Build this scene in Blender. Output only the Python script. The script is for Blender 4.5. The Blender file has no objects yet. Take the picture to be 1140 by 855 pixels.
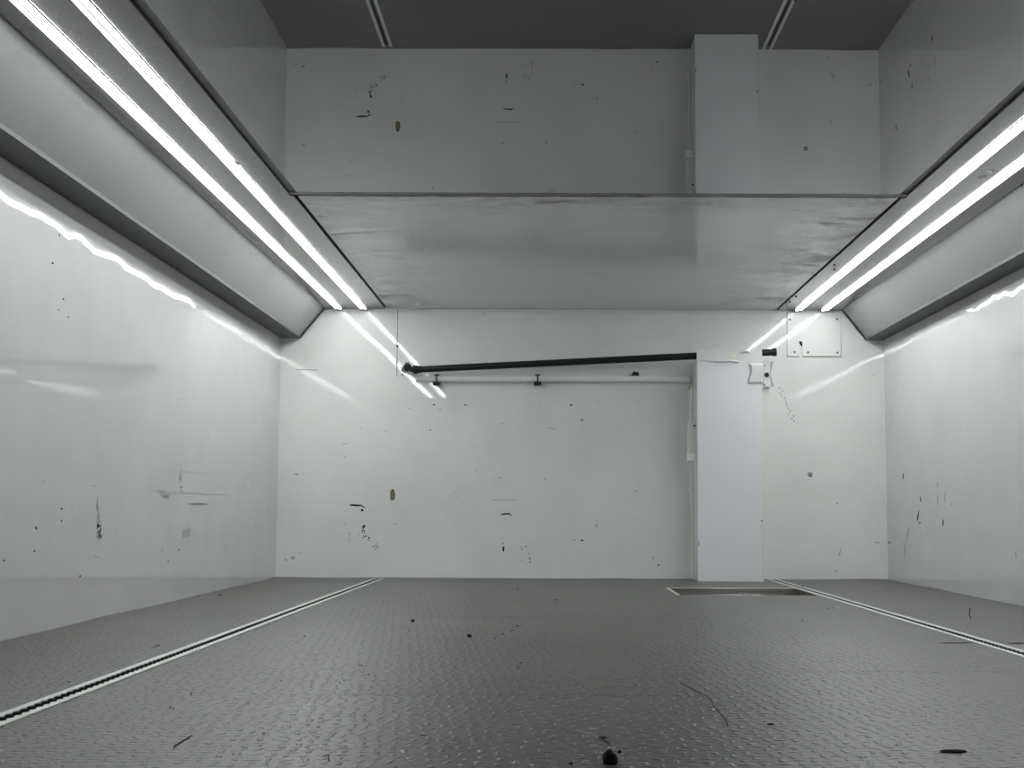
import bpy, bmesh, math, random
from mathutils import Vector, Matrix, noise as mnoise
random.seed(7)
C = bpy.context.scene.collection
PI = math.pi

# ------------------------------------------------------------------ camera model (1140 x 855)
F = 1550.0                       # focal length in pixels
PITCH = math.atan(144.5 / 1550.0)
ROLL = 0.0036
VPX, VPY = 615.0, 572.0         # vanishing point of the trailer's long axis
AX, AY = VPX, VPY - F * math.tan(PITCH)   # optical axis
_f = Vector((0, math.cos(PITCH), math.sin(PITCH)))
_u0 = Vector((0, -math.sin(PITCH), math.cos(PITCH)))
_r0 = Vector((1, 0, 0))
_r = _r0 * math.cos(ROLL) + _u0 * math.sin(ROLL)
_u = _u0 * math.cos(ROLL) - _r0 * math.sin(ROLL)
D = 5.64                        # camera to end wall
HC = 0.0                        # camera height, set below

def ray(px, py):
    return _f + _r * ((px - AX) / F) + _u * ((AY - py) / F)
def on_y(px, py, Y):
    d = ray(px, py); t = Y / d.y
    return Vector((d.x * t, Y, HC + d.z * t))
def on_z(px, py, Z):
    d = ray(px, py); t = (Z - HC) / d.z
    return Vector((d.x * t, d.y * t, Z))
def on_x(px, py, X):
    d = ray(px, py); t = X / d.x
    return Vector((X, d.y * t, HC + d.z * t))

HC = -(on_y(640, 644.5, D).z)           # floor is z = 0
H = on_y(640, 344, D).z                 # ceiling height
XL = (on_y(312.5, 390, D).x + on_y(306.5, 640, D).x) / 2
XR = (on_y(985, 390, D).x + on_y(988, 645, D).x) / 2
YF = -0.50                              # open rear end behind the camera
print('dims', HC, H, XL, XR)

cam_d = bpy.data.cameras.new('camera'); cam = bpy.data.objects.new('camera', cam_d); C.objects.link(cam)
cam_d.sensor_fit = 'HORIZONTAL'; cam_d.sensor_width = 36.0
cam_d.lens = F / 1140 * 36.0
cam_d.shift_x = (570 - AX) / 1140
cam_d.shift_y = (AY - 427.5) / 1140
cam_d.clip_start = 0.01
M = Matrix((( _r.x, _u.x, -_f.x, 0), (_r.y, _u.y, -_f.y, 0), (_r.z, _u.z, -_f.z, HC), (0, 0, 0, 1)))
cam.matrix_world = M
bpy.context.scene.camera = cam

# ------------------------------------------------------------------ materials
def new_mat(name):
    m = bpy.data.materials.new(name); m.use_nodes = True
    nt = m.node_tree; b = nt.nodes['Principled BSDF']
    return m, nt, b
def N(nt, t, **kw):
    n = nt.nodes.new(t)
    for k, v in kw.items(): setattr(n, k, v)
    return n
def L(nt, a, b): nt.links.new(a, b)
def math_n(nt, op, a, b=None, c=None, clamp=False):
    n = N(nt, 'ShaderNodeMath', operation=op); n.use_clamp = clamp
    for i, v in enumerate((a, b, c)):
        if v is None: continue
        if isinstance(v, (int, float)): n.inputs[i].default_value = v
        else: L(nt, v, n.inputs[i])
    return n.outputs[0]
def obj_coord(nt, scale=(1, 1, 1), loc=(0, 0, 0), rot=(0, 0, 0)):
    tc = N(nt, 'ShaderNodeTexCoord'); mp = N(nt, 'ShaderNodeMapping')
    mp.inputs['Scale'].default_value = scale; mp.inputs['Location'].default_value = loc
    mp.inputs['Rotation'].default_value = rot
    L(nt, tc.outputs['Object'], mp.inputs['Vector']); return mp.outputs[0]
def noise_n(nt, vec, scale, detail=3, rough=0.5, dist=0.0):
    n = N(nt, 'ShaderNodeTexNoise'); n.inputs['Scale'].default_value = scale
    n.inputs['Detail'].default_value = detail; n.inputs['Roughness'].default_value = rough
    n.inputs['Distortion'].default_value = dist
    L(nt, vec, n.inputs['Vector']); return n.outputs['Fac']
def ramp(nt, fac, stops):
    r = N(nt, 'ShaderNodeValToRGB')
    e = r.color_ramp.elements
    while len(e) < len(stops): e.new(0.5)
    for el, (p, c) in zip(e, stops):
        el.position = p; el.color = (c, c, c, 1) if isinstance(c, (int, float)) else (*c, 1)
    L(nt, fac, r.inputs[0]); return r.outputs[0]
def mix_col(nt, fac, a, b):
    n = N(nt, 'ShaderNodeMix', data_type='RGBA')
    if isinstance(fac, (int, float)): n.inputs[0].default_value = fac
    else: L(nt, fac, n.inputs[0])
    for s, v in ((6, a), (7, b)):
        if isinstance(v, tuple): n.inputs[s].default_value = (*v, 1)
        else: L(nt, v, n.inputs[s])
    return n.outputs[2]
def bump(nt, b, h, dist, strength=1.0):
    n = N(nt, 'ShaderNodeBump'); n.inputs['Distance'].default_value = dist
    n.inputs['Strength'].default_value = strength
    L(nt, h, n.inputs['Height']); L(nt, n.outputs[0], b.inputs['Normal'])

def paint(name, col, rough, ior=1.5, wave=0.00012, wscale=(7, 7, 7), dirt=0.06, speck=True):
    """glossy painted sheet: very slightly wavy, faint dirt and pin-prick specks"""
    m, nt, b = new_mat(name)
    v = obj_coord(nt)
    d = noise_n(nt, obj_coord(nt, (1, 1, 1)), 2.3, 5, 0.6)
    c = mix_col(nt, ramp(nt, d, [(0.35, 0.0), (0.75, 1.0)]), col, tuple(x * (1 - dirt * 2) for x in col))
    if speck:
        vo = N(nt, 'ShaderNodeTexVoronoi'); vo.inputs['Scale'].default_value = 9.0
        L(nt, v, vo.inputs['Vector'])
        s1 = math_n(nt, 'LESS_THAN', vo.outputs['Distance'], 0.028)
        pick = math_n(nt, 'GREATER_THAN', noise_n(nt, v, 3.1, 2), 0.55)
        s = math_n(nt, 'MULTIPLY', s1, pick)
        s = math_n(nt, 'MULTIPLY', s, 0.6)
        c = mix_col(nt, s, c, (0.08, 0.08, 0.08))
    L(nt, c, b.inputs['Base Color'])
    b.inputs['Roughness'].default_value = rough
    b.inputs['IOR'].default_value = ior
    if wave == 'panel':       # sheet metal: gentle sideways ripples that tilt the sheet up and down
        sp = N(nt, 'ShaderNodeSeparateXYZ'); L(nt, v, sp.inputs[0])
        w = noise_n(nt, obj_coord(nt, (0.2, 5.5, 0.9)), 1.0, 1.0, 0.45)
        up = math_n(nt, 'POWER', math_n(nt, 'MAXIMUM', math_n(nt, 'SUBTRACT', sp.outputs[2], 0.60), 0.0), 2.0)
        w = math_n(nt, 'MULTIPLY', math_n(nt, 'SUBTRACT', w, 0.5), math_n(nt, 'MULTIPLY', up, 2.0))
        bump(nt, b, w, wscale)
    elif wave:
        w = noise_n(nt, obj_coord(nt, wscale), 1.0, 0.0, 0.5)
        bump(nt, b, w, wave)
    return m

def plain(name, col, rough=0.5, metal=0.0, ior=1.5, var=0.1, vscale=30.0, bmp=0.0):
    m, nt, b = new_mat(name)
    v = obj_coord(nt)
    n = noise_n(nt, v, vscale, 4, 0.6)
    L(nt, mix_col(nt, n, tuple(x * (1 - var) for x in col), tuple(min(1, x * (1 + var)) for x in col)), b.inputs['Base Color'])
    b.inputs['Roughness'].default_value = rough; b.inputs['Metallic'].default_value = metal
    b.inputs['IOR'].default_value = ior
    if bmp: bump(nt, b, n, bmp)
    return m

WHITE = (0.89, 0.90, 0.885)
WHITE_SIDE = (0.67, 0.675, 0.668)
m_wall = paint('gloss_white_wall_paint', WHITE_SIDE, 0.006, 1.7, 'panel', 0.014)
m_end = paint('gloss_white_end_wall_paint', WHITE, 0.035, 1.6, 0.0003, (6, 6, 6))
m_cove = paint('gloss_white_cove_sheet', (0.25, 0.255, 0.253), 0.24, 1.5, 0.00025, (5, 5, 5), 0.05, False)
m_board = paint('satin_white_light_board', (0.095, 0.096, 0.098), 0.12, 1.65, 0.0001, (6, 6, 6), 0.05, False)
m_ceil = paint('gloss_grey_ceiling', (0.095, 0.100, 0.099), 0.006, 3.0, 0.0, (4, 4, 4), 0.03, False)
m_scuff = plain('dark_scuff', (0.03, 0.03, 0.03), 0.7)
m_scuffg = plain('grey_scuff', (0.30, 0.30, 0.29), 0.5)
m_scuffl = plain('faint_scuff', (0.50, 0.505, 0.49), 0.7)
for _m in (m_scuff, m_scuffg, m_scuffl): _m.node_tree.nodes['Principled BSDF'].inputs['Specular IOR Level'].default_value = 0.1
m_rust = plain('bare_brown_patch', (0.20, 0.17, 0.09), 0.6, var=0.5, vscale=200)
m_gap = plain('dark_gap', (0.02, 0.02, 0.02), 0.8)
m_trim = plain('grey_channel_trim', (0.22, 0.225, 0.225), 0.45)
m_alu = plain('bright_aluminium_track', (0.66, 0.67, 0.65), 0.42, 0.35, var=0.05)
m_slot = plain('dark_track_slot', (0.015, 0.015, 0.015), 0.8)  # one dark colour for the slot's walls and bed
m_black = plain('black_rubber_pipe', (0.007, 0.008, 0.010), 0.45)
m_blackp = plain('black_plastic', (0.007, 0.007, 0.008), 0.5)
m_chrome = plain('steel_clamp', (0.45, 0.46, 0.46), 0.25, 1.0)
m_pipe = plain('white_gloss_conduit', (0.90, 0.91, 0.895), 0.3, var=0.04)
m_plate = paint('white_cover_plate', WHITE, 0.07, 1.5, 0.0001, (8, 8, 8), 0.03, False)
m_film = paint('bluish_protective_film', (0.88, 0.885, 0.925), 0.22, 1.5, 0.0003, (12, 12, 4), 0.02, False)
m_sheet = plain('white_folded_sheet', (0.78, 0.79, 0.78), 0.25, var=0.03)
m_caulk = plain('white_sealant', (0.85, 0.86, 0.84), 0.35, var=0.05, bmp=0.001)
m_screw = plain('dull_screw', (0.16, 0.16, 0.16), 0.4, 0.8)
m_dirt = plain('black_dirt', (0.012, 0.012, 0.011), 0.9, var=0.4, vscale=150, bmp=0.001)

def steel():
    m, nt, b = new_mat('brushed_stainless')
    n = noise_n(nt, obj_coord(nt, (3, 3, 260)), 1.0, 4, 0.6)
    L(nt, ramp(nt, n, [(0.2, (0.42, 0.41, 0.385)), (0.8, (0.66, 0.65, 0.62))]), b.inputs['Base Color'])
    b.inputs['Metallic'].default_value = 1.0; b.inputs['Roughness'].default_value = 0.2
    bump(nt, b, noise_n(nt, obj_coord(nt, (2, 2, 320)), 1.0, 2), 0.0009)
    return m
m_steel = steel()
m_lipm = plain('grey_edge_extrusion', (0.15, 0.154, 0.154), 0.7, var=.03)
m_lipm.node_tree.nodes['Principled BSDF'].inputs['Specular IOR Level'].default_value = 0.15

def rough_panel():
    """scuffed ceiling lid: brushed smudges thick along its edges"""
    m, nt, b = new_mat('scuffed_white_ceiling_lid')
    tc = N(nt, 'ShaderNodeTexCoord'); sp = N(nt, 'ShaderNodeSeparateXYZ'); L(nt, tc.outputs['Object'], sp.inputs[0])
    X, Y = sp.outputs[0], sp.outputs[1]
    xa = on_z(431, 343.5, H).x; xb = on_z(864, 344.7, H).x; ys = on_z(640, 218, H).y
    wob = noise_n(nt, obj_coord(nt), 5.0, 3, 0.6)
    wob = math_n(nt, 'MULTIPLY', math_n(nt, 'SUBTRACT', wob, 0.5), 0.35)
    def edge(dist, w):
        q = math_n(nt, 'DIVIDE', math_n(nt, 'ADD', dist, wob), w)
        return math_n(nt, 'SUBTRACT', 1.0, q, clamp=True)
    e1 = edge(math_n(nt, 'SUBTRACT', X, xa), 0.30)
    e2 = edge(math_n(nt, 'SUBTRACT', xb, X), 0.38)
    e3 = edge(math_n(nt, 'SUBTRACT', Y, ys), 0.20)
    em = math_n(nt, 'MAXIMUM', math_n(nt, 'MAXIMUM', e1, e2), math_n(nt, 'MULTIPLY', e3, 0.8))
    st = noise_n(nt, obj_coord(nt, (3, 6, 1), rot=(0, 0, 0.15)), 1.0, 6, 0.7, 0.8)
    st = ramp(nt, st, [(0.44, 0.0), (0.62, 1.0)])
    fine = noise_n(nt, obj_coord(nt, (6, 13, 1), rot=(0, 0, -0.12)), 1.0, 5, 0.75, 0.4)
    fine = ramp(nt, fine, [(0.50, 0.0), (0.62, 1.0)])
    k = math_n(nt, 'MULTIPLY', em, math_n(nt, 'MAXIMUM', math_n(nt, 'MULTIPLY', st, 0.75), math_n(nt, 'MULTIPLY', fine, 0.95)))
    k = math_n(nt, 'ADD', k, math_n(nt, 'MULTIPLY', st, 0.05), clamp=True)
    L(nt, mix_col(nt, k, (0.69, 0.70, 0.69), (0.16, 0.16, 0.157)), b.inputs['Base Color'])
    r = math_n(nt, 'ADD', 0.13, math_n(nt, 'MULTIPLY', k, 0.3))
    L(nt, r, b.inputs['Roughness']); b.inputs['IOR'].default_value = 1.6
    L(nt, math_n(nt, 'MULTIPLY_ADD', k, -0.48, 0.5, clamp=True), b.inputs['Specular IOR Level'])
    w = noise_n(nt, obj_coord(nt, (6, 20, 1)), 1.0, 3)
    bump(nt, b, w, 0.0002)
    return m
m_lid = rough_panel()

def floor_mat():
    """grey vinyl with a raised pattern of short bars laid alternately on the two diagonals"""
    m, nt, b = new_mat('grey_bar_pattern_vinyl')
    tc = N(nt, 'ShaderNodeTexCoord')
    wobv = N(nt, 'ShaderNodeTexNoise'); wobv.inputs['Scale'].default_value = 22.0; wobv.inputs['Detail'].default_value = 2
    L(nt, tc.outputs['Object'], wobv.inputs['Vector'])
    vm = N(nt, 'ShaderNodeVectorMath', operation='MULTIPLY_ADD')
    L(nt, wobv.outputs['Color'], vm.inputs[0]); vm.inputs[1].default_value = (0.034, 0.034, 0); L(nt, tc.outputs['Object'], vm.inputs[2])
    sp = N(nt, 'ShaderNodeSeparateXYZ'); L(nt, vm.outputs[0], sp.inputs[0])
    X, Y = sp.outputs[0], sp.outputs[1]
    P = 0.0185
    a = math.radians(6)
    u = math_n(nt, 'DIVIDE', math_n(nt, 'ADD', math_n(nt, 'MULTIPLY', X, math.cos(a)), math_n(nt, 'MULTIPLY', Y, math.sin(a))), P)
    v = math_n(nt, 'DIVIDE', math_n(nt, 'SUBTRACT', math_n(nt, 'MULTIPLY', Y, math.cos(a)), math_n(nt, 'MULTIPLY', X, math.sin(a))), P)
    fu, fv = math_n(nt, 'FLOOR', u), math_n(nt, 'FLOOR', v)
    lu = math_n(nt, 'SUBTRACT', math_n(nt, 'SUBTRACT', u, fu), 0.5)
    lv = math_n(nt, 'SUBTRACT', math_n(nt, 'SUBTRACT', v, fv), 0.5)
    par = math_n(nt, 'ABSOLUTE', math_n(nt, 'MODULO', math_n(nt, 'ADD', fu, fv), 2.0))
    ipar = math_n(nt, 'SUBTRACT', 1.0, par)
    def lens(p, q):      # bar long in p
        pp = math_n(nt, 'POWER', math_n(nt, 'DIVIDE', math_n(nt, 'ABSOLUTE', p), 0.56), 2.0)
        qq = math_n(nt, 'POWER', math_n(nt, 'DIVIDE', math_n(nt, 'ABSOLUTE', q), 0.22), 2.0)
        return math_n(nt, 'SUBTRACT', 1.0, math_n(nt, 'ADD', pp, qq), clamp=True)
    bar = math_n(nt, 'ADD', math_n(nt, 'MULTIPLY', lens(lu, lv), par), math_n(nt, 'MULTIPLY', lens(lv, lu), ipar))
    bar = math_n(nt, 'MULTIPLY', math_n(nt, 'POWER', bar, 0.6), math_n(nt, 'MULTIPLY_ADD', noise_n(nt, obj_coord(nt), 70.0, 1), 2.4, -0.55, clamp=True))
    big = noise_n(nt, obj_coord(nt), 2.0, 5, 0.6)
    col = mix_col(nt, ramp(nt, big, [(0.3, 0.0), (0.7, 1.0)]), (0.088, 0.087, 0.081), (0.120, 0.119, 0.112))
    fine = noise_n(nt, obj_coord(nt), 60, 4, 0.7)
    col = mix_col(nt, ramp(nt, fine, [(0.6, 0.0), (0.8, 0.5)]), col, (0.12, 0.12, 0.118))
    col = mix_col(nt, math_n(nt, 'MULTIPLY', bar, 0.65), col, (0.038, 0.038, 0.037))
    L(nt, col, b.inputs['Base Color'])
    L(nt, math_n(nt, 'SUBTRACT', 0.38, math_n(nt, 'MULTIPLY', bar, 0.08)), b.inputs['Roughness'])
    b.inputs['IOR'].default_value = 1.5; b.inputs['Specular IOR Level'].default_value = 0.36
    bump(nt, b, bar, 0.0027, 1.0)
    return m
m_floor = floor_mat()

def led_mat(name, strength):
    m, nt, b = new_mat(name)
    b.inputs['Base Color'].default_value = (0.9, 0.9, 0.9, 1)
    b.inputs['Emission Color'].default_value = (0.965, 1.0, 0.985, 1)
    b.inputs['Emission Strength'].default_value = strength
    return m
LED = 24.0
m_led = led_mat('lit_led_diffuser', LED)
m_led_end = led_mat('dimmed_led_diffuser_end', 6.0)  # strip end set dimmer so the wall beside it stays less bright
m_channel_glow = led_mat('channel_side_painted_glow', 4.0)  # emission stands in for light reflected off the channel side

# ------------------------------------------------------------------ mesh helpers
class MB:
    def __init__(s): s.v = []; s.f = []; s.m = []
    def face(s, pts, mi=0):
        i = len(s.v); s.v += [tuple(p) for p in pts]; s.f.append(tuple(range(i, i + len(pts)))); s.m.append(mi)
    def box(s, x0, x1, y0, y1, z0, z1, mi=0):
        i = len(s.v)
        s.v += [(x0,y0,z0),(x1,y0,z0),(x1,y1,z0),(x0,y1,z0),(x0,y0,z1),(x1,y0,z1),(x1,y1,z1),(x0,y1,z1)]
        for q in ((0,3,2,1),(4,5,6,7),(0,1,5,4),(1,2,6,5),(2,3,7,6),(3,0,4,7)):
            s.f.append(tuple(i + k for k in q)); s.m.append(mi)
    def prism_y(s, prof, y0, y1, mi=0):
        n = len(prof); i = len(s.v)
        s.v += [(x, y0, z) for x, z in prof] + [(x, y1, z) for x, z in prof]
        s.f.append(tuple(i + k for k in range(n))); s.m.append(mi)
        s.f.append(tuple(i + n + k for k in reversed(range(n)))); s.m.append(mi)
        for k in range(n):
            k2 = (k + 1) % n
            s.f.append((i + k, i + n + k, i + n + k2, i + k2)); s.m.append(mi)
    def extrude(s, pts, off, mi=0):
        """closed polygon pts extruded by the vector off"""
        n = len(pts); i = len(s.v); off = Vector(off)
        s.v += [tuple(p) for p in pts] + [tuple(Vector(p) + off) for p in pts]
        s.f.append(tuple(i + k for k in range(n))); s.m.append(mi)
        s.f.append(tuple(i + n + k for k in reversed(range(n)))); s.m.append(mi)
        for k in range(n):
            k2 = (k + 1) % n
            s.f.append((i + k, i + n + k, i + n + k2, i + k2)); s.m.append(mi)
    def tube(s, path, rad, seg=24, mi=0, cap=True):
        """path of points; rad one number or one per point"""
        path = [Vector(p) for p in path]; n = len(path)
        if isinstance(rad, (int, float)): rad = [rad] * n
        rings = []
        ref = None
        for k, p in enumerate(path):
            t = (path[min(k + 1, n - 1)] - path[max(k - 1, 0)]).normalized()
            if ref is None:
                ref = Vector((0, 0, 1)) if abs(t.z) < 0.9 else Vector((1, 0, 0))
            a = t.cross(ref).normalized(); b = a.cross(t).normalized(); ref = b
            i = len(s.v); rings.append(i)
            for q in range(seg):
                an = 2 * PI * q / seg
                s.v.append(tuple(p + (a * math.cos(an) + b * math.sin(an)) * rad[k]))
        for k in range(n - 1):
            for q in range(seg):
                q2 = (q + 1) % seg
                s.f.append((rings[k] + q, rings[k] + q2, rings[k + 1] + q2, rings[k + 1] + q)); s.m.append(mi)
        if cap:
            s.f.append(tuple(rings[0] + q for q in reversed(range(seg)))); s.m.append(mi)
            s.f.append(tuple(rings[-1] + q for q in range(seg))); s.m.append(mi)
    def build(s, name, mats, parent=None, smooth=False, bevel=0.0, fix=True):
        me = bpy.data.meshes.new(name)
        me.from_pydata(s.v, [], s.f)
        mats = mats if isinstance(mats, (list, tuple)) else [mats]
        for m in mats: me.materials.append(m)
        for p, k in zip(me.polygons, s.m): p.material_index = k
        if fix:
            bm = bmesh.new(); bm.from_mesh(me)
            if smooth: bmesh.ops.remove_doubles(bm, verts=bm.verts, dist=1e-6)
            bmesh.ops.recalc_face_normals(bm, faces=bm.faces); bm.to_mesh(me); bm.free()
        o = bpy.data.objects.new(name, me); C.objects.link(o)
        if parent is not None:
            o.parent = parent
            o.matrix_parent_inverse = parent.matrix_basis.inverted()
        if smooth:
            for p in me.polygons: p.use_smooth = True
            try: me.set_sharp_from_angle(angle=math.radians(40))
            except Exception: pass
        if bevel:
            b = o.modifiers.new('edge_round', 'BEVEL'); b.width = bevel; b.segments = 2; b.limit_method = 'ANGLE'
        return o
def tag(o, label=None, cat=None, group=None, kind=None):
    if label: o['label'] = label
    if cat: o['category'] = cat
    if group: o['group'] = group
    if kind: o['kind'] = kind
    return o
def empty(name, loc, label, cat, group=None, kind='thing'):
    o = bpy.data.objects.new(name, None); o.empty_display_size = 0.05; o.location = loc; C.objects.link(o)
    return tag(o, label, cat, group, kind)
def structure(o): o['kind'] = 'structure'; return o

# marks worn into a surface: irregular patches lying on it (part of that surface's own mesh)
def blob(mb, f, nrm, px, py, w, h, ang=0.0, mi=1, jag=0.35, n=12, lift=0.0004):
    pts = []
    ca, sa = math.cos(ang), math.sin(ang)
    for k in range(n):
        t = 2 * PI * k / n
        r = 1 - jag * random.random()
        a, b = 0.5 * w * math.cos(t) * r, 0.5 * h * math.sin(t) * r
        pts.append(f(px + a * ca - b * sa, py + a * sa + b * ca) + nrm * lift)
    mb.face(pts, mi)
def streaks(mb, f, nrm, px, py, w, h, count, sw, sh, mi=1, ang=0.0):
    for _ in range(count):
        blob(mb, f, nrm, px + random.uniform(-.5, .5) * w, py + random.uniform(-.5, .5) * h,
             sw * random.uniform(.5, 1.3), sh * random.uniform(.4, 1.3), ang + random.uniform(-.25, .25), mi, 0.5, 8)
def line(mb, f, nrm, pts, w, mi=1, lift=0.0004):
    for (x0, y0), (x1, y1) in zip(pts, pts[1:]):
        dx, dy = x1 - x0, y1 - y0; l = math.hypot(dx, dy) or 1
        nx, ny = -dy / l * w / 2, dx / l * w / 2
        mb.face([f(x0 - nx, y0 - ny) + nrm * lift, f(x1 - nx, y1 - ny) + nrm * lift,
                 f(x1 + nx, y1 + ny) + nrm * lift, f(x0 + nx, y0 + ny) + nrm * lift], mi)

TH = 0.03
# ------------------------------------------------------------------ measured levels
X_cl_top = on_y(362, 343.5, D).x; X_cr_top = on_y(937, 346, D).x          # cove meets the light board
lip_l = on_y(335, 376.5, D); lip_r = on_y(963, 378.5, D)                  # lower lip of each cove
Zc = (lip_l.z + lip_r.z) / 2
X_cl, X_cr = lip_l.x, lip_r.x
Xg_l = on_y(430.3, 343.5, D).x; Xg_r = on_y(864.5, 344.6, D).x            # gap between light board and ceiling lid
Yseam = on_z(640, 218.5, H).y
ZB = H - 0.003                                                             # underside of the light boards

# ------------------------------------------------------------------ walls
fb = lambda x, y: on_y(x, y, D)
nb = Vector((0, -1, 0))
w = MB(); w.box(XL - TH, XR + TH, D, D + TH, -0.12, H + 0.05)
blob(w, fb, nb, 396, 562.5, 17, 2.6, 0.05); blob(w, fb, nb, 404, 564, 6, 1.5, .3); blob(w, fb, nb, 403, 568, 3.5, 3.5)
streaks(w, fb, nb, 405, 592, 4, 14, 9, 2.2, 3.2); streaks(w, fb, nb, 408, 599, 7, 6, 7, 2.2, 2.4); streaks(w, fb, nb, 418, 608, 6, 7, 6, 2.4, 2.0, 2)
streaks(w, fb, nb, 395, 596, 14, 14, 7, 2, 3, 3)
blob(w, fb, nb, 437, 551.5, 6.2, 14.5, 0, 1, 0.2); blob(w, fb, nb, 437, 551.5, 4.6, 12, 0, 4, 0.25, lift=0.0007)
blob(w, fb, nb, 562, 572.2, 13, 2.2, -0.12); blob(w, fb, nb, 567, 572.6, 10, 1.5, 0.15)
line(w, fb, nb, [(547, 556.5), (575, 557)], 0.9, 3)
blob(w, fb, nb, 560.5, 611, 2.8, 7.5); blob(w, fb, nb, 560, 605, 1.8, 3.5, 0, 2)
streaks(w, fb, nb, 583, 610, 8, 5, 6, 3, 1.5, 2, .5); streaks(w, fb, nb, 590, 621, 2, 12, 6, 1.6, 3, 2)
for x, y, a, b in ((483, 450.5, 4, 1.6), (518, 450.8, 4.5, 1.4), (636, 451, 4, 2), (648, 467.5, 4.5, 1.4), (629, 365.5, 11, 2), (479, 479, 3, 1.3), (648, 601.5, 4, 2), (733, 629, 2.5, 2.5)):
    blob(w, fb, nb, x, y, a, b, .1)
for x, y, a, b in ((601, 451, 3, 1.2), (614, 477, 14, 1), (384, 494, 11, 1.1), (330, 528, 6, 3), (384, 509, 5, 1.5), (456, 455, 3, 2), (640, 601, 6, 1.2), (525, 365.5, 6, 1.4), (430, 480, 5, 1), (402, 477, 4, 1), (557, 532, 5, 2),
                   (440, 583, 6, 1.2), (384, 583, 6, 1.4), (664, 585, 3, 4), (708, 547, 4, 2), (727, 621, 3, 3), (475, 388, 3, 1.4), (490, 456, 3, 2), (326, 621, 6, 4), (318, 623, 4, 3), (335, 616, 4, 1.5), (607, 533, 3, 3)):
    blob(w, fb, nb, x, y, a, b, random.uniform(-.3, .3), 3)
line(w, fb, nb, [(329, 411.5), (354, 412)], 0.8, 2)
blob(w, fb, nb, 902, 528, 6.5, 7, 0.3, 2); blob(w, fb, nb, 902.5, 530, 3, 3, 0.3, 1)
for k in range(14):
    t = k / 13; blob(w, fb, nb, 868 + 16 * t + random.uniform(-2, 2), 432 + 37 * t, 1.7, 2.6, random.uniform(-1, 1), 2)
blob(w, fb, nb, 977, 604, 8, 1.6, 0, 2); blob(w, fb, nb, 935, 615, 1.8, 12, .35, 3); blob(w, fb, nb, 932, 560, 3, 3, 0, 3)
blob(w, fb, nb, 973, 417, 5, 1.2, -.1, 3); blob(w, fb, nb, 931, 636, 3, 3, 0, 3)
for _ in range(26):
    blob(w, fb, nb, random.uniform(320, 760), random.uniform(440, 636), random.uniform(1, 4), random.uniform(.7, 1.4), random.uniform(-.4, .4), 3)
structure(w.build('wall_back', [m_end, m_scuff, m_scuffg, m_scuffl, m_rust], fix=False))

fl = lambda x, y: on_x(x, y, XL)
nl = Vector((1, 0, 0))
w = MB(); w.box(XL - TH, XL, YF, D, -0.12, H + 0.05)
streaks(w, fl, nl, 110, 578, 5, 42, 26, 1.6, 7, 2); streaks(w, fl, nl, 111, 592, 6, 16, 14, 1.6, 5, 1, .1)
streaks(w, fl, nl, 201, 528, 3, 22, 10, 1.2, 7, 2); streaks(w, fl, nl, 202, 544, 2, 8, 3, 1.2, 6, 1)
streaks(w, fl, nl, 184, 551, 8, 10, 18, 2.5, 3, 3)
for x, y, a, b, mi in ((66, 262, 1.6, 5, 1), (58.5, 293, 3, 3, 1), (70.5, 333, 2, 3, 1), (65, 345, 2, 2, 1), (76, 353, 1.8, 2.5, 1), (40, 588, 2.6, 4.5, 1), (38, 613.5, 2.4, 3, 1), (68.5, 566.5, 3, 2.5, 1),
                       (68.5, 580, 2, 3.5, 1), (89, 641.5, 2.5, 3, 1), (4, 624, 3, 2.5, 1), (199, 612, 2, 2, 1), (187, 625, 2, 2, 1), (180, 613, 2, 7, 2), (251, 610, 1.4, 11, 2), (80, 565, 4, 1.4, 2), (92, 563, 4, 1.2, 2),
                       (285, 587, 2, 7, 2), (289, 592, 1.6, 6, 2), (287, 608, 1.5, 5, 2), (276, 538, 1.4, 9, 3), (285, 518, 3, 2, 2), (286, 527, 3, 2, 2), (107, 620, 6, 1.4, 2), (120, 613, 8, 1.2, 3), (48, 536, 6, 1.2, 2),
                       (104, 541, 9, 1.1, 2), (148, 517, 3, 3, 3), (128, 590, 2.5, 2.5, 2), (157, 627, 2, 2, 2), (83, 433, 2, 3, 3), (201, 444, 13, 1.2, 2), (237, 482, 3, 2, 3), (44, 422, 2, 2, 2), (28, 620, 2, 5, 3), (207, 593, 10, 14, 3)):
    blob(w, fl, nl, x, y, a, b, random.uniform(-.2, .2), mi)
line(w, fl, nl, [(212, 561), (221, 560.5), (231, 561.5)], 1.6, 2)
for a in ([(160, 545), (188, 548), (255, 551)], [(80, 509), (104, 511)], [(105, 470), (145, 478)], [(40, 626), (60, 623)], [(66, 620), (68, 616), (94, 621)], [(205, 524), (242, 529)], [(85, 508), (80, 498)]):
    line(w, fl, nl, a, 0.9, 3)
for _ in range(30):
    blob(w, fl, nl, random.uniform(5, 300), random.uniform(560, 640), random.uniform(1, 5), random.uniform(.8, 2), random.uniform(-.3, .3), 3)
structure(w.build('wall_left', [m_wall, m_scuff, m_scuffg, m_scuffl], fix=False))

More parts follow.
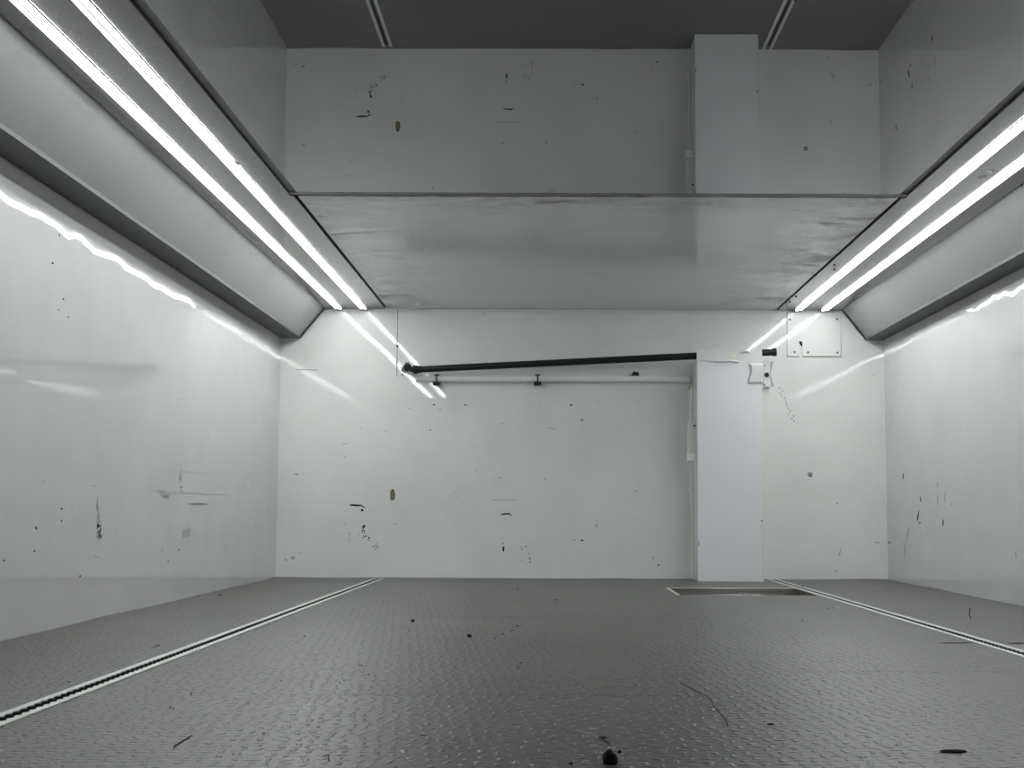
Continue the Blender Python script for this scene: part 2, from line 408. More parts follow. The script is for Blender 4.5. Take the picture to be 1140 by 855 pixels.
fr = lambda x, y: on_x(x, y, XR)
nr = Vector((-1, 0, 0))
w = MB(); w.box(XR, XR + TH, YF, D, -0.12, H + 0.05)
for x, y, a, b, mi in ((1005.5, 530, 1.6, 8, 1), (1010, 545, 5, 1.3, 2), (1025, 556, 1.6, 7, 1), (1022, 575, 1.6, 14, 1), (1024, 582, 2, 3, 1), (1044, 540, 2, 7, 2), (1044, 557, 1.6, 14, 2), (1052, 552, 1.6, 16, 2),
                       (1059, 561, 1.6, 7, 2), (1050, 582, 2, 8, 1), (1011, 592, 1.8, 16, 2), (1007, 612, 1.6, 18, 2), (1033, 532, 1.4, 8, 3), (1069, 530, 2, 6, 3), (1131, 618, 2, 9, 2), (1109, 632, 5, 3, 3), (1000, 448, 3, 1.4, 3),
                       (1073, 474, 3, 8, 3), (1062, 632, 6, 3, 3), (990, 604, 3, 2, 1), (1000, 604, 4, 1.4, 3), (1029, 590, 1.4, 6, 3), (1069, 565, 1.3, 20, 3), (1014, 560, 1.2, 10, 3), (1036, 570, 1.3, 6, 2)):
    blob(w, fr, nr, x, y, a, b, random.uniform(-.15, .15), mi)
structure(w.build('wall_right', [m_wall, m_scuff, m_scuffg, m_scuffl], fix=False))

# ------------------------------------------------------------------ floor, with room left for the two tracks and the sunk tray
TW = 0.022
def track_x(pts):
    return sum(on_z(px, py, 0).x for px, py in pts) / len(pts)
XT_l = track_x([(0, 798), (200, 724.5), (425, 644.8 + 1)]); XT_r = track_x([(1140, 725), (1000, 687.5), (900, 659)])
wy0 = on_z(830, 663, 0).y; wy1 = on_z(810, 655.3, 0).y
wx0 = (on_z(743, 654.8, 0).x + on_z(758, 663, 0).x) / 2
wx1 = XT_r - TW - 0.004
print('track', XT_l, XT_r, 'well', wx0, wx1, wy0, wy1)
fm = MB()
TF = -0.12
fm.box(XL, XT_l - TW, YF, D, TF, 0)
fm.box(XT_l + TW, wx0, YF, D, TF, 0)
fm.box(wx0, wx1, YF, wy0, TF, 0); fm.box(wx0, wx1, wy1, D, TF, 0)
fm.box(wx1, XT_r - TW, YF, D, TF, 0)
fm.box(XT_r + TW, XR, YF, D, TF, 0)
fm.box(XT_l - TW, XT_l + TW, YF, D, TF, -0.016); fm.box(XT_r - TW, XT_r + TW, YF, D, TF, -0.016)
fz = lambda x, y: on_z(x, y, 0)
nz = Vector((0, 0, 1))
def lipz(x): return 0.0015 + 0.006 * max(0, mnoise.noise(Vector((x * 3.1, 4.2, 0)))+0.15)
xs = [XL + (XR - XL) * k / 120 for k in range(121)]
for a, b in zip(xs, xs[1:]):       # sheet turning up unevenly against the end wall
    fm.face([(a, D - 0.035, 0.0003), (b, D - 0.035, 0.0003), (b, D - 0.0012, lipz(b)), (a, D - 0.0012, lipz(a))])
def lipy(y): return 0.001 + 0.004 * max(0, mnoise.noise(Vector((y * 2.3, 9.2, 0)))+0.1)
ys = [YF + (D - YF) * k / 120 for k in range(121)]
for a, b in zip(ys, ys[1:]):
    for X0, s in ((XL, 1), (XR, -1)):
        fm.face([(X0 + s * 0.03, a, 0.0003), (X0 + s * 0.03, b, 0.0003), (X0 + s * 0.0012, b, lipy(b + X0)), (X0 + s * 0.0012, a, lipy(a + X0))])
# seams, scratches, cracks
line(fm, fz, nz, [(193, 832), (215, 818), (300, 768)], 1.2, 2); line(fm, fz, nz, [(193, 832), (214, 819)], 1.8, 1)
line(fm, fz, nz, [(300, 768), (365, 730), (420, 694)], 0.7, 2)
for a, b in (((300, 773), (790, 774)), ((470, 687), (790, 688)), ((508, 657.5), (586, 658)), ((880, 747), (1140, 748))):
    line(fm, fz, nz, [a, b], 0.7, 2)
line(fm, fz, nz, [(340, 729), (350, 727)], 1.2, 2)
line(fm, fz, nz, [(612, 640 + 8), (600, 790)], 0.6, 2)
line(fm, fz, nz, [(757, 760), (770, 767), (783, 773), (792, 779), (794, 786)], 1.0, 1)
line(fm, fz, nz, [(794, 786), (800, 792), (805, 798), (809, 804), (810, 809)], 1.3, 1)
for x, y in ((792, 780), (795, 787), (799, 790), (809, 805), (810, 807)): blob(fm, fz, nz, x, y, 3, 1.6, 0, 1)
line(fm, fz, nz, [(640, 813), (660, 818), (680, 829)], 1.1, 3)
line(fm, fz, nz, [(670, 823), (680, 829)], 1.4, 1)
blob(fm, fz, nz, 1064, 716.0, 44, 1.7, -.01, 1, .2); blob(fm, fz, nz, 1135, 716.3, 30, 1.7, 0, 1, .2)
line(fm, fz, nz, [(1080, 677), (1079, 684), (1081, 689)], 1.4, 1)
line(fm, fz, nz, [(170, 721), (178, 718)], 1.2, 1)
for x, y, a, b in ((77, 759.5, 5, 1.6), (189, 788, 2, 4), (193, 789, 2, 4), (213, 773, 2, 5), (276, 783, 6, 1.3), (339, 708.5, 3, 2), (313, 758, 3, 2), (383, 758, 3, 2.2), (294, 817, 4, 2.4), (366, 845, 3, 10), (402, 741, 7, 1.4),
                   (411, 751, 5, 1.5), (576, 697, 5, 2), (570, 702, 6, 1.5), (551, 711, 3, 2), (580, 738, 5, 1.6), (577, 744, 4, 1.6), (620, 668, 4, 1.4), (560, 706, 3, 2), (927, 600 + 77, 4, 1.6), (922, 678, 3, 1.4), (893, 691, 5, 1.2),
                   (851, 789, 3, 1.6), (912, 770, 2.4, 2), (969, 770, 2.4, 2), (472, 819, 10, 1.6), (482, 812, 5, 1.6), (2, 809, 4, 4), (245, 662.5, 6, 1.6), (576, 656, 4, 1.2)):
    blob(fm, fz, nz, x, y, a, b, random.uniform(-.1, .1), 1)
structure(fm.build('floor', [m_floor, m_scuff, plain('floor_seam', (0.12, 0.12, 0.118), 0.5), plain('floor_scratch', (0.34, 0.34, 0.33), 0.4)], fix=False))

# ------------------------------------------------------------------ ceiling
c = MB()
c.box(Xg_l + 0.010, Xg_r - 0.010, YF, Yseam - 0.034, H, H + 0.03)
structure(c.build('ceiling', m_ceil))
c = MB()
c.box(Xg_l + 0.005, Xg_r - 0.005, Yseam + 0.004, D, H - 0.001, H + 0.03)
o = structure(c.build('ceiling_panel', m_lid))
# grey channel round the front panel, and the dark void seen through the gaps
c = MB()
c.box(Xg_l - 0.012, Xg_l + 0.0095, YF, Yseam - 0.034, H + 0.004, H + 0.02)
c.box(Xg_r - 0.0095, Xg_r + 0.012, YF, Yseam - 0.034, H + 0.004, H + 0.02)
c.box(Xg_l - 0.012, Xg_r + 0.012, Yseam - 0.0335, Yseam - 0.010, H - 0.001, H + 0.02)
structure(c.build('trim_1', m_trim, bevel=0.001))
c = MB()
c.box(Xg_l - 0.10, Xg_r + 0.10, YF, D, H + 0.031, H + 0.05)
structure(c.build('ceiling_void', m_gap))

# ------------------------------------------------------------------ light boards, coves and their soffits
def side(s, Xg, Xtop, Xlip, Xw, tn):
    # s = +1 on the left side (inwards is +x), -1 on the right
    b = MB()
    def bx(xa, xb, *r): b.box(min(xa, xb), max(xa, xb), *r)
    bx(Xg - s * 0.0125, Xtop + s * 0.004, YF, Yseam, ZB, ZB + 0.018)
    bx(Xg - s * 0.004, Xtop + s * 0.004, Yseam, D, ZB, ZB + 0.018)
    fc = lambda x, y: on_z(x, y, ZB); nc = Vector((0, 0, -1))
    if s > 0:
        blob(b, fc, nc, 264, 182, 8, 3.5, .2, 1); blob(b, fc, nc, 262, 180, 3, 2, .2, 1); blob(b, fc, nc, 67, 16, 3, 3, 0, 1); blob(b, fc, nc, 289, 173, 3, 3, 0, 1)
    else:
        for x, y, ww, hh in ((1103, 190, 9, 2), (1094, 197, 14, 3), (1106, 191, 5, 2)): blob(b, fc, nc, x, y, ww, hh, -.2, 2)
        for x, y in ((879, 336), (929, 295), (929, 300), (956, 262), (886, 330)): blob(b, fc, nc, x, y, 3.5, 2.6, 0, 1)
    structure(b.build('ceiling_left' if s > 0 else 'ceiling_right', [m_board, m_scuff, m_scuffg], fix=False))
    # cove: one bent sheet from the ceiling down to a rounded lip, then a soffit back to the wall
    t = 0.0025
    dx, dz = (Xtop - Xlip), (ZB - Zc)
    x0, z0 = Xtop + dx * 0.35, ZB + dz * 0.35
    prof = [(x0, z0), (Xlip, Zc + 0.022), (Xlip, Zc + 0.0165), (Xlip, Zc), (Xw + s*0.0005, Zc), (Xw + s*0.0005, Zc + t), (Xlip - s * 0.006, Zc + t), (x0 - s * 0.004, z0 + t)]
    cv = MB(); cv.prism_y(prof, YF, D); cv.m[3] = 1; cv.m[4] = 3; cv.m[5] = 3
    # seam just above the lip
    un = Vector((dx, 0, dz)).normalized()
    q = Vector((Xlip, 0, Zc + 0.022)) + un * 0.001
    nrm = Vector((s * abs(dz), 0, -abs(dx))).normalized()
    p0 = q + nrm * 0.0005; p1 = q + un * 0.0030 + nrm * 0.0005
    cv.face([(p0.x, YF, p0.z), (p0.x, D, p0.z), (p1.x, D, p1.z), (p1.x, YF, p1.z)], 1)
    # smears on the cove face
    def on_cove(px, py):
        d = ray(px, py); o = Vector((0, 0, HC)); pl = Vector((Xlip, 0, Zc + 0.022))
        n2 = Vector((z0 - (Zc + 0.022), 0, -(x0 - Xlip))).normalized()
        k = (pl - o).dot(n2) / d.dot(n2); return o + d * k
    if s > 0:
        blob(cv, on_cove, nrm, 167, 236, 8, 3.6, .7, 1); blob(cv, on_cove, nrm, 173, 242, 9, 3.4, .35, 1); blob(cv, on_cove, nrm, 160, 230, 2, 4, .2, 1)
        for x, y in ((139, 163), (193, 209), (127, 212), (0, 114), (59, 96)): blob(cv, on_cove, nrm, x, y, 3, 2.2, -.9, 1)
        blob(cv, on_cove, nrm, 121, 204, 2, 2, 0, 2)
    else:
        for x, y in ((1138, 201), (1138, 206)): blob(cv, on_cove, nrm, x, y, 4, 3, 0, 1)
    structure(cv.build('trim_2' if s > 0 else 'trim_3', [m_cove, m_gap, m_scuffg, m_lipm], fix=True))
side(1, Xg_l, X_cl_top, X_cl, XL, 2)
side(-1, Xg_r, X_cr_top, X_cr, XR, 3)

# ------------------------------------------------------------------ LED strips
def led(px, py, s, label):
    Xc = on_y(px, py, D).x
    y0, y1 = 1.42, D - 0.004
    t = empty('led_strip_light', (Xc, (y0 + y1) / 2, ZB), label, 'light', 'led strip lights along the ceiling boards')
    hw = 0.0135
    h = MB(); h.box(Xc - hw, Xc + hw, y0, y1, ZB - 0.0025, ZB - 0.0002)
    xa, xb = sorted((Xc + s * 0.0018, Xc - s * 0.0036))
    h.box(xa, xb, y0, y1 - 0.03, ZB - 0.0030, ZB - 0.0025, 1)          # rib between the diffuser and the channel side
    h.box(Xc - hw, Xc + hw, y1 - 0.026, y1, ZB - 0.0066, ZB - 0.0025)   # added end cap, ends the glow short of the wall
    h.build('aluminium_profile', [m_board, m_trim], t)
    # low domed diffuser, then a grey rib and the narrow channel side, its reflected light painted as emission
    xa, xb = Xc + s * (hw - 0.0006), Xc + s * 0.0022
    xm, rx = (xa + xb) / 2, abs(xa - xb) / 2
    prof = [(xm + rx * math.cos(PI * k / 10), ZB - 0.0026 - 0.0034 * math.sin(PI * k / 10)) for k in range(11)]
    d = MB(); d.prism_y(prof, y0 + 0.004, y1 - 0.20)
    d.prism_y(prof, y1 - 0.20, y1 - 0.027, 1)                       # end section made dimmer to limit the hot spot on the wall
    d.build('diffuser', [m_led, m_led_end], t)
    a, b = sorted((Xc - s * 0.0042, Xc - s * (hw - 0.0010)))
    d = MB(); d.box(a, b, y0 + 0.004, y1 - 0.027, ZB - 0.0034, ZB - 0.0026)
    d.build('channel_side', m_channel_glow, t)
    return t
led(378, 343.5, 1, 'lit white LED strip next to the sloped cove of the left wall')
led(405.5, 343.5, 1, 'lit white LED strip next to the left edge of the ceiling panel')
led(887.5, 345.5, -1, 'lit white LED strip next to the right edge of the ceiling panel')
led(916.5, 345.5, -1, 'lit white LED strip next to the sloped cove of the right wall')

# ------------------------------------------------------------------ floor tracks
def track(Xt, label):
    t = empty('floor_track', (Xt, (YF + D) / 2, 0), label, 'track', 'aluminium tracks let into the floor')
    r = MB()
    top, bot = 0.0018, -0.0155
    pitch, nsub = 0.0254, 8
    n = int((D - 0.002 - YF) / pitch) * nsub
    for s in (-1, 1):
        pts = []
        for k in range(n + 1):
            y = YF + (D - 0.003 - YF) * k / n
            ph = (y / pitch) % 1.0
            q = abs(ph - 0.5) * 2 * pitch / 2          # distance from hole centre
            ww = 0.0066
            if q < 0.0112: ww = max(ww, math.sqrt(0.0112 ** 2 - q * q) * 0.98)
            pts.append((Xt + s * ww, y))
        xo = Xt + s * (TW - 0.0008)
        for (xa, ya), (xb, yb) in zip(pts, pts[1:]):
            r.face([(xo, ya, top), (xa, ya, top), (xb, yb, top), (xo, yb, top)])
            r.face([(xa, ya, top), (xa, ya, top - 0.0015), (xb, yb, top - 0.0015), (xb, yb, top)])
            r.face([(xa, ya, top - 0.0015), (xa, ya, bot), (xb, yb, bot), (xb, yb, top - 0.0015)], 1)
        r.face([(xo, YF, top), (xo, D - 0.003, top), (xo, D - 0.003, bot), (xo, YF, bot)])
    r.build('track_rail', [m_alu, m_slot], t)
    g = MB(); g.box(Xt - 0.0205, Xt + 0.0205, YF, D - 0.003, bot + 0.0002, bot + 0.003)
    g.build('slot_bed', m_slot, t)
track(XT_l, 'long aluminium lashing track with scalloped slot in the floor along the left wall')
track(XT_r, 'long aluminium lashing track in the floor along the right wall, passing the steel tray')

# ------------------------------------------------------------------ sunk stainless tray in the floor
t = empty('floor_tray', ((wx0 + wx1) / 2, (wy0 + wy1) / 2, 0), 'rectangular stainless steel well sunk into the floor in front of the boxed post', 'floor tray')
th = 0.003; dp = -0.10; e = 0.0005
b = MB()
b.box(wx0 + e, wx0 + th, wy0 + e, wy1 - e, dp, 0.0005); b.box(wx1 - th, wx1 - e, wy0 + e, wy1 - e, dp, 0.0005)
b.box(wx0 + th, wx1 - th, wy0 + e, wy0 + th, dp, 0.0005); b.box(wx0 + th, wx1 - th, wy1 - th, wy1 - e, dp, 0.0005)
b.box(wx0 + th, wx1 - th, wy0 + th, wy1 - th, dp, dp + th)
b.build('basin', m_steel, t)
b = MB()
b.box(wx0 - 0.010, wx0 + 0.001, wy0 - 0.004, wy1 + 0.010, 0.0006, 0.0022)
b.box(wx0 + 0.001, wx1 - 0.001, wy1 - 0.001, wy1 + 0.010, 0.0006, 0.0022)
b.build('rim', m_alu, t)

# ------------------------------------------------------------------ boxed post against the end wall
YP = on_z(812, 647.5, 0).y
fp = lambda x, y: on_y(x, y, YP)
xp0 = (fp(776.5, 420).x + fp(776.5, 640).x) / 2; xp1 = (fp(849, 420).x + fp(849.5, 640).x) / 2
zp = fp(812, 388.5).z
pipe_r0 = on_y(776, 396.2, D - 0.10)                  # where the pipe passes behind the post's face
zs = pipe_r0.z - 0.022
print('post', YP, xp0, xp1, zp, 'gap to wall', D - YP)
post = empty('boxed_post', ((xp0 + xp1) / 2, (YP + D) / 2, 0), 'tall white boxed post with bluish film on its face against the end wall', 'post')
b = MB(); b.box(xp0, xp1, YP, YP + 0.003, 0.0, zp)
# left and right returns of the folded sheet, notched below the pipe
b.box(xp0, xp0 + 0.003, YP + 0.003, D - 0.001, 0.0, zs); b.box(xp1 - 0.003, xp1, YP + 0.003, D - 0.001, 0.0, zs)
b.build('post_cover', m_sheet, post)
# film on the face with a torn upper edge
pts = [fp(777.2, 646.5), fp(848.6, 647), fp(848.6, 429), fp(836, 430), fp(833, 425), fp(834.5, 412), fp(832, 404), fp(826, 401.5), fp(818, 403.5), fp(812, 402.5), fp(800, 402), fp(786, 401.5), fp(777.2, 402)]
b = MB(); b.extrude([p + Vector((0, -0.0006, 0)) for p in pts], (0, 0.0005, 0)); b.build('protective_film', m_film, post)
# bunched, curled strip of loosened film and a peeled flap
b = MB()
cur = [(779, 401.2, .5), (790, 401.8, 1.2), (797, 402.2, 2.0), (805, 402.4, 2.2), (812, 401.8, 1.6), (818, 402.6, 2.4), (823, 403.0, 1.6)]
b.tube([fp(x, y) + Vector((0, -0.003 - 0.0028 * r, 0)) for x, y, r in cur], [0.0024 * r for x, y, r in cur], 10)
b.build('film_curl', m_film, post, smooth=True)
b = MB()
rows = []
for k in range(9):
    v = k / 8; y = 404.5 + 22.5 * v
    xl = 833.5 + 3.0 * math.sin(PI * min(1, v * 1.3)) - 0.5 * v
    row = []
    for j in range(7):
        q = j / 6; x = xl + (849.6 - xl) * q
        lift = 0.0008 + 0.005 * (1 - q) ** 2 * (1 - 0.35 * v)
        row.append(fp(x, y) + Vector((0, -lift - 0.0008, 0)))
    rows.append(row)
for r0, r1 in zip(rows, rows[1:]):
    for j in range(6): b.face([r0[j], r0[j + 1], r1[j + 1], r1[j]])
o = b.build('film_flap', m_sheet, post, smooth=True)
so = o.modifiers.new('thick', 'SOLIDIFY'); so.thickness = 0.0006
b = MB()   # pale tape and crumpled top edge
b.extrude([fp(784, 389) + Vector((0, -.0006, 0)), fp(848, 388.6) + Vector((0, -.0006, 0)), fp(848.8, 400) + Vector((0, -.0006, 0)), fp(826, 400.5) + Vector((0, -.0006, 0)), fp(780, 400) + Vector((0, -.0006, 0)), fp(782, 394) + Vector((0, -.0006, 0))], (0, -.0008, 0))
b.tube([fp(824, 393) + Vector((0, -.004, 0)), fp(829, 390.6) + Vector((0, -.006, 0)), fp(834, 392) + Vector((0, -.004, 0))], [.003, .008, .003], 10)
b.build('film_scrap', m_sheet, post, smooth=True)
b = MB(); b.extrude([fp(814.5, 394) + Vector((0, -.0016, 0)), fp(820, 393.5) + Vector((0, -.0016, 0)), fp(819, 403) + Vector((0, -.0036, 0)), fp(815, 403.5) + Vector((0, -.0036, 0))], (0, -.0006, 0))
b.build('masking_tape', plain('cream_tape', (0.76, 0.75, 0.66), 0.5), post)['label'] = 'small cream tape piece'
# sealant beads where the post meets the wall
b = MB()
pth = [Vector((xp0 - 0.004 - 0.003 * abs(mnoise.noise(Vector((k * .7, 1, 3)))), D - 0.006, (zs - 0.075) * k / 40)) for k in range(41)]
b.tube(pth, [0.005 + 0.003 * abs(mnoise.noise(Vector((k * .9, 2, 1)))) + (0.006 if k in (2, 18) else 0) for k in range(41)], 10)
pth = [Vector((xp1 + 0.007 + 0.003 * abs(mnoise.noise(Vector((k * .7, 5, 3)))), D - 0.006, (zs - 0.075) * k / 40)) for k in range(41)]
b.tube(pth, [0.007 + 0.003 * abs(mnoise.noise(Vector((k * .9, 7, 1)))) for k in range(41)], 10)
b.build('sealant_bead', m_caulk, post, smooth=True)
for k, (x, y) in enumerate(((850.5, 534.5), (848, 580))):
    b = MB(); p = fp(x, y); b.tube([p + Vector((0, 0.002, 0)), p + Vector((0, -0.004, 0))], [0.004, 0.003], 12)
    b.build('rivet', m_caulk if k == 0 else m_screw, post, smooth=True)
b = MB(); p = on_y(778.0, 605, YP); b.box(p.x - .0015, p.x + .001, YP - .0012, YP - .0002, p.z - .01, p.z + .01)
b.build('edge_chip', m_scuff, post)['label'] = 'dark chip on the edge'
# little white catch on the left flank of the post
Yk = YP + 0.04
a0 = on_y(765.5, 468.5, Yk); a1 = on_y(774.5, 505, Yk)
xk1 = xp0 - 0.0008
b = MB()
b.extrude([(a0.x, Yk, a0.z), (xk1, Yk, a0.z), (xk1, Yk, a1.z), (a0.x, Yk, a1.z)], (0, 0.003, 0))
b.box(a0.x, a0.x + 0.004, Yk - 0.008, Yk, a1.z, a0.z)
z2 = on_y(765, 513, Yk).z
b.box(a0.x - 0.004, xk1, Yk - 0.016, Yk + 0.003, z2, a1.z)
kt = b.build('side_catch', m_sheet, post, bevel=0.0015)
b = MB(); p = on_y(773, 474, Yk); b.tube([p, p + Vector((0, -0.004, 0))], 0.004, 12); b.build('catch_screw', m_scuff, kt)

# ------------------------------------------------------------------ white bracket beside the post, with a hole
Yb = D - 0.03
gb = lambda x, y: on_y(x, y, Yb)
br = empty('wall_bracket', (gb(855, 415).x, D - 0.015, gb(855, 415).z), 'small white folded bracket with a round black hole, right of the boxed post', 'bracket')
b = MB()
zt, zb_ = gb(855, 402).z, gb(855, 430.5).z
xa, xb = gb(850.5, 415).x, gb(858, 415).x
b.box(xa, xb, Yb, Yb + 0.003, zb_, zt)
b.box(xa, xa + .003, Yb + .003, D - .0002, zb_, zt)
prof = []
for k in range(9):
    v = k / 8; z = zt + (zb_ - zt) * v
    prof.append((z, gb(861.5 - 4.2 * math.sin(PI * v) ** 1.2, 415).x))
for (z0, x0), (z1, x1) in zip(prof, prof[1:]):
    b.face([(xb, Yb, z0), (x0, Yb - 0.010, z0), (x1, Yb - 0.010, z1), (xb, Yb, z1)])
b.box(xb - 0.003, xb, Yb + .003, D - .0002, zb_, zt)
b.build('bracket_plate', m_sheet, br)
b = MB(); p = gb(853.4, 417.4); b.tube([p + Vector((0, -0.0006, 0)), p + Vector((0, -0.003, 0))], 0.0095, 24); b.build('hole_plug', m_scuff, br)['label'] = 'black round hole'
for x, y in ((851.5, 407), (851.3, 428.5)):
    b = MB(); p = gb(x, y); b.tube([p + Vector((0, -0.0004, 0)), p + Vector((0, -0.002, 0))], 0.0032, 10); b.build('screw', m_screw, br)

# ------------------------------------------------------------------ black pipe
pl_ = on_y(463, 411.5, D - 0.055)
pr_ = pipe_r0
dirp = (pr_ - pl_)
pe = pl_ + dirp * ((on_y(860, 391.5, pr_.y).x - pl_.x) / dirp.x)
mid = (pl_ + pe) / 2
pipe = empty('black_pipe', mid, 'long straight black rubber pipe running from a swivel joint into the boxed post', 'pipe')
RP = 0.0140
b = MB(); b.tube([pl_, pl_.lerp(pe, .3), pl_.lerp(pe, .6), pe], [RP * .93, RP * .97, RP, RP], 28); b.build('pipe_tube', m_black, pipe, smooth=True)
u = dirp.normalized()
b = MB(); b.tube([pe - u * .004, pe - u * .002, pe + u * .012, pe + u * .014], [RP, RP * 1.18, RP * 1.18, RP * 1.0], 28); b.build('end_cap', m_blackp, pipe, smooth=True)
b = MB(); b.tube([pl_ - u * .012, pl_ - u * .010, pl_ + u * .006, pl_ + u * .010, pl_ + u * .020, pl_ + u*.022], [RP * 1.0, RP * 1.22, RP * 1.22, RP * 1.05, RP * 1.05, RP * .9], 28); b.build('coupler', m_blackp, pipe, smooth=True)
# swivel joint: a short stub reaching from the wall towards the room
js = on_y(453.3, 409.5, D - 0.06)
b = MB()
ax = Vector((0.35, -1, 0.02)).normalized()
b.tube([Vector((js.x - .016, D - 0.014, js.z)), js - ax * .02, js + ax * .012, js + ax * .016], [0.014, 0.015, 0.016, 0.013], 28)
b.tube([js + Vector((.006, 0, -.004)), pl_ - u * .008], 0.011, 20)
jt = b.build('swivel_joint', m_blackp, pipe, smooth=True)
b = MB(); b.tube([js + ax * -.002, js + ax * .006], 0.0178, 28); b.build('clamp_band', m_chrome, jt, smooth=True)
b = MB(); q = js + Vector((0, 0, .0205)); b.box(q.x - .009, q.x + .009, q.y - .004, q.y + .004, q.z - .003, q.z + .001); b.build('clamp_screw', m_screw, jt)

# ------------------------------------------------------------------ white conduit under it, with black clips
Yc = D - 0.0185
cl = on_y(463, 421.6, Yc); cr_ = Vector((xp0 - 0.014, Yc, on_y(767, 421.9, Yc).z))
con = empty('white_conduit', (cl + cr_) / 2, 'straight white conduit fixed along the end wall under the black pipe', 'conduit')
RC = 0.0135
b = MB(); b.tube([cl, cl.lerp(cr_, .5), cr_], RC, 28); b.build('conduit_tube', m_pipe, con, smooth=True)
def clip(px, up):
    k = (on_y(px, 421.7, Yc - RC).x - cl.x) / (cr_.x - cl.x); p = cl.lerp(cr_, k)
    b = MB()
    yf = Yc - RC
    if not up:
        b.box(p.x - .0022, p.x + .0022, yf - .005, yf - .0004, p.z - .020, p.z + .014)
        b.box(p.x - .0145, p.x + .0145, yf - .006, D - .0035, p.z - .026, p.z - RC - .001)
        b.box(p.x - .0105, p.x + .0105, yf - .004, D - .0035, p.z + .0142, p.z + .017)
    else:
        pts = [(p.x - .017, p.z + RC), (p.x + .015, p.z + RC), (p.x + .015, p.z + .026), (p.x + .004, p.z + .027), (p.x - .004, p.z + .030), (p.x - .010, p.z + .022)]
        b.extrude([(x, yf - .002, z) for x, z in pts], (0, .022, 0))
    b.build('clip', m_blackp, con, bevel=.0012)
clip(486, False); clip(598.5, False); clip(707, True)
b = MB(); 
pw = on_y(764, 431, D - 0.002); b.tube([pw, pw + Vector((.012, -.006, .012))], [0.012, .006], 10)
b.build('sealant_lump', m_caulk, con, smooth=True)

# ------------------------------------------------------------------ wide cover panel across the top of the end wall
Yq = D - 0.003
hp0 = on_y(442.5, 345, Yq); hp1 = on_y(767, 419, Yq)
cp = empty('cover_panel', ((hp0.x + xp0) / 2, D, (H + hp1.z) / 2), 'wide white cover panel screwed to the end wall above the white conduit', 'panel')
b = MB(); zbot = on_y(460, 419.0, Yq).z
b.box(hp0.x, xp0 - 0.012, D - 0.003, D - 0.0004, zbot, H - 0.0025); b.build('panel_sheet', m_end, cp, bevel=0.0008)
b = MB(); b.tube([Vector((hp0.x - .002, D - .001, H - .01)), Vector((hp0.x - .0025, D - .0012, (H + zbot) / 2)), Vector((hp0.x - .002, D - .001, zbot))], 0.0022, 8)
b.build('edge_bead', m_caulk, cp, smooth=True)
b = MB(); b.box(hp0.x - .0002 , hp0.x + .0022, D - .0042, D - .0031, zbot, H - .004); b.build('edge_seam', m_trim, cp)  # grey strip marking the seam at the panel's left edge
for x, y in ((442.3, 385.5), (448, 417.2)):
    b = MB(); p = on_y(x, y, Yq); b.tube([p + Vector((0, -.0002, 0)), p + Vector((0, -.002, 0))], .004 if x > 445 else .0046, 12); b.build('screw', m_screw if x > 445 else m_scuff, cp)

# ------------------------------------------------------------------ access plate at the top right of the end wall
pa = lambda x, y: on_y(x, y, D - 0.0035)
ap = empty('access_plate', (pa(906, 372).x, D, pa(906, 372).z), 'square white access plate with six screws and a notched lower edge, on the end wall', 'plate')
def rounded(cn, r, n=5):
    out = []
    for i, p in enumerate(cn):
        a, bq = cn[i - 1], cn[(i + 1) % len(cn)]
        d0 = (a - p).normalized() * r; d1 = (bq - p).normalized() * r
        for k in range(n + 1):
            t_ = k / n; out.append((p + d0) * (1 - t_) ** 2 + p * (2 * t_ * (1 - t_)) + (p + d1) * t_ ** 2)
    return out
TL, TR, BR, BL = pa(876.5, 347.5), pa(936, 347.5), pa(936, 396.5), pa(876.5, 396.5)
o1 = rounded([TL, BL], 0.006)
n0, n1 = pa(889.8, 396.5), pa(893.6, 396.5)
outline = [TL] + rounded([TL, BL, n0], 0.006)[6:12] + [n0, pa(890.2, 386), pa(890, 381.5), pa(892.6, 381.5), pa(893.2, 386), n1] + rounded([n1, BR, TR], 0.006)[6:12] + [TR]
b = MB(); b.extrude(outline, (0, 0.003, 0)); b.build('plate_sheet', m_plate, ap, bevel=0.0006)
b = MB()    # dark joint line round the plate
for p, q in ((TL, BL), (BR, TR)):
    s = -1 if p is TL else 1
    b.box(min(p.x, p.x + s * .003), max(p.x, p.x + s * .003), D - .0012, D - .0002, BL.z, TL.z)
b.box(BL.x - .003, n0.x, D - .0012, D - .0002, BL.z - .003, BL.z); b.box(n1.x, BR.x + .003, D - .0012, D - .0002, BL.z - .003, BL.z)
b.build('joint_line', m_trim, ap)
b = MB()
kh = [pa(889.8, 382), pa(889.6, 380.5), pa(890.8, 379.8), pa(892.4, 380.2), pa(893.2, 382.2), pa(893.2, 385.8), pa(892.2, 385.2)]
b.extrude([v + Vector((0, -.0004, 0)) for v in kh], (0, .003, 0)); b.build('cable_hole', m_scuff, ap)['label'] = 'black teardrop cable hole'
for x, y in ((879.5, 355.8), (932, 355.2), (884.6, 392), (899.6, 392.2), (932.3, 392.6)):
    b = MB(); p = pa(x, y); b.tube([p + Vector((0, -.0003, 0)), p + Vector((0, -.0016, 0)), p + Vector((0, -.0024, 0))], [.0044, .004, .002], 14); b.build('screw', m_screw, ap, smooth=True)

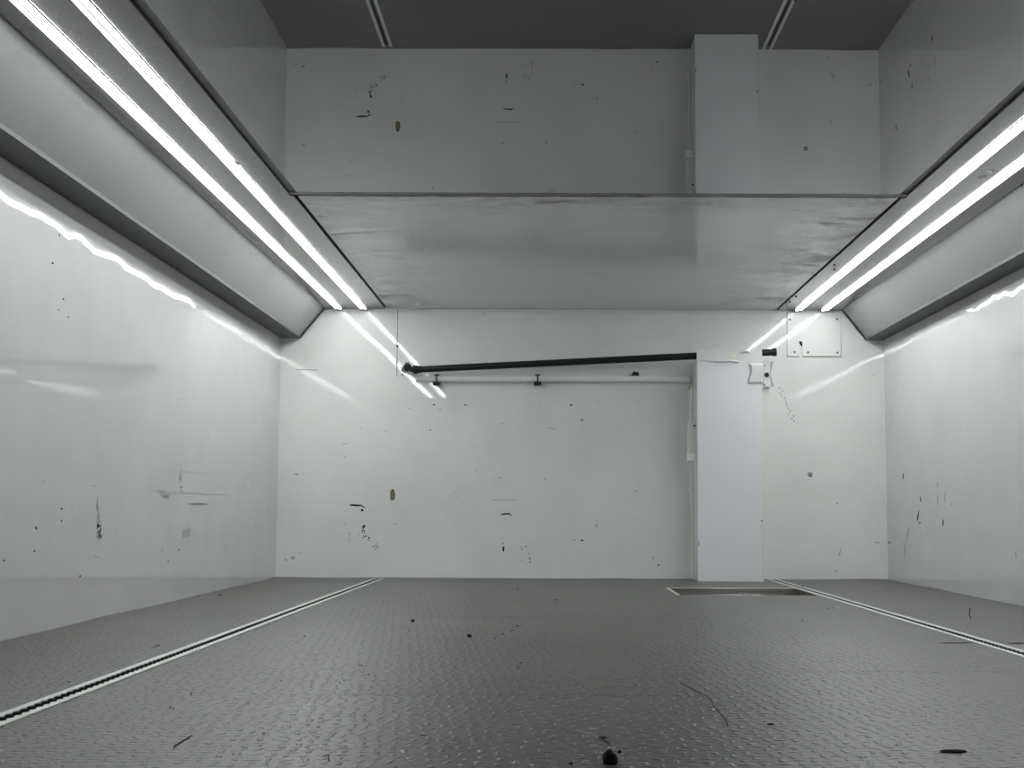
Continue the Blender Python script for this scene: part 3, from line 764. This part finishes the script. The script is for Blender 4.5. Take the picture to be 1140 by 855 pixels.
# ------------------------------------------------------------------ crumbs of dirt on the floor
def clod(name, px, py, w, d, h, label, cat, seed, parts=None):
    p = on_z(px, py, 0)
    bm = bmesh.new(); bmesh.ops.create_icosphere(bm, subdivisions=3, radius=1.0)
    for v in bm.verts:
        n = mnoise.noise(v.co * 1.6 + Vector((seed, seed * 1.7, 3))) * 0.35 + mnoise.noise(v.co * 4 + Vector((seed, 0, 0))) * .12
        c = v.co * (1 + n)
        v.co = Vector((c.x * w / 2, c.y * d / 2, max(0.0, (c.z + .55) * h / 1.6)))
    me = bpy.data.meshes.new(name); bm.to_mesh(me); bm.free(); me.materials.append(m_dirt)
    for q in me.polygons: q.use_smooth = True
    o = bpy.data.objects.new(name, me); o.location = (p.x, p.y, 0.0002); C.objects.link(o)
    return tag(o, label, cat, 'dirt crumbs scattered on the floor', 'thing')
clod('dirt_clod', 679, 850.5, .016, .014, .014, 'largest black clod of dirt, at the front edge of the floor', 'dirt', 1.0)
clod('dirt_clod', 690, 838.5, .0042, .0045, .0035, 'tiny round black crumb just behind the largest clod', 'dirt', 2.3)
clod('dirt_clod', 671, 822, .010, .006, .002, 'thin flat black flake behind the largest clod', 'dirt', 3.1)
clod('dirt_clod', 522.5, 709.5, .009, .009, .008, 'round black crumb mid floor, nearer of the two in line', 'dirt', 4.7)
clod('dirt_clod', 459.5, 692.5, .008, .008, .0075, 'round black crumb mid floor, farther of the two in line', 'dirt', 5.2)
clod('dirt_clod', 858, 807, .009, .006, .002, 'flat black flake near the end of the floor crack', 'dirt', 6.4)
clod('dirt_clod', 636, 851, .005, .004, .0018, 'small flat dark flake left of the largest clod', 'dirt', 7.9)
clod('dirt_clod', 1060, 837.5, .030, .012, .003, 'wide flat black flake at the right front of the floor', 'dirt', 8.6)
clod('dirt_clod', 893.5, 653.5, .009, .012, .006, 'black crumb behind the right track beside the boxed post', 'dirt', 9.3)
clod('dirt_clod', 249, 655.5, .018, .02, .004, 'flat dark lump at the foot of the left wall', 'dirt', 10.2)

# ------------------------------------------------------------------ world and view
wd = bpy.data.worlds.new('world'); bpy.context.scene.world = wd; wd.use_nodes = True
bg = wd.node_tree.nodes['Background']; bg.inputs[0].default_value = (0.55, 0.6, 0.65, 1); bg.inputs[1].default_value = 0.03
sc = bpy.context.scene
sc.view_settings.view_transform = 'Standard'; sc.view_settings.look = 'None'
sc.view_settings.exposure = 1.10; sc.view_settings.gamma = 1.0; sc.view_settings.use_curve_mapping = False
sc.cycles.max_bounces = 16; sc.cycles.diffuse_bounces = 10; sc.cycles.glossy_bounces = 8
sc.cycles.sample_clamp_indirect = 12.0
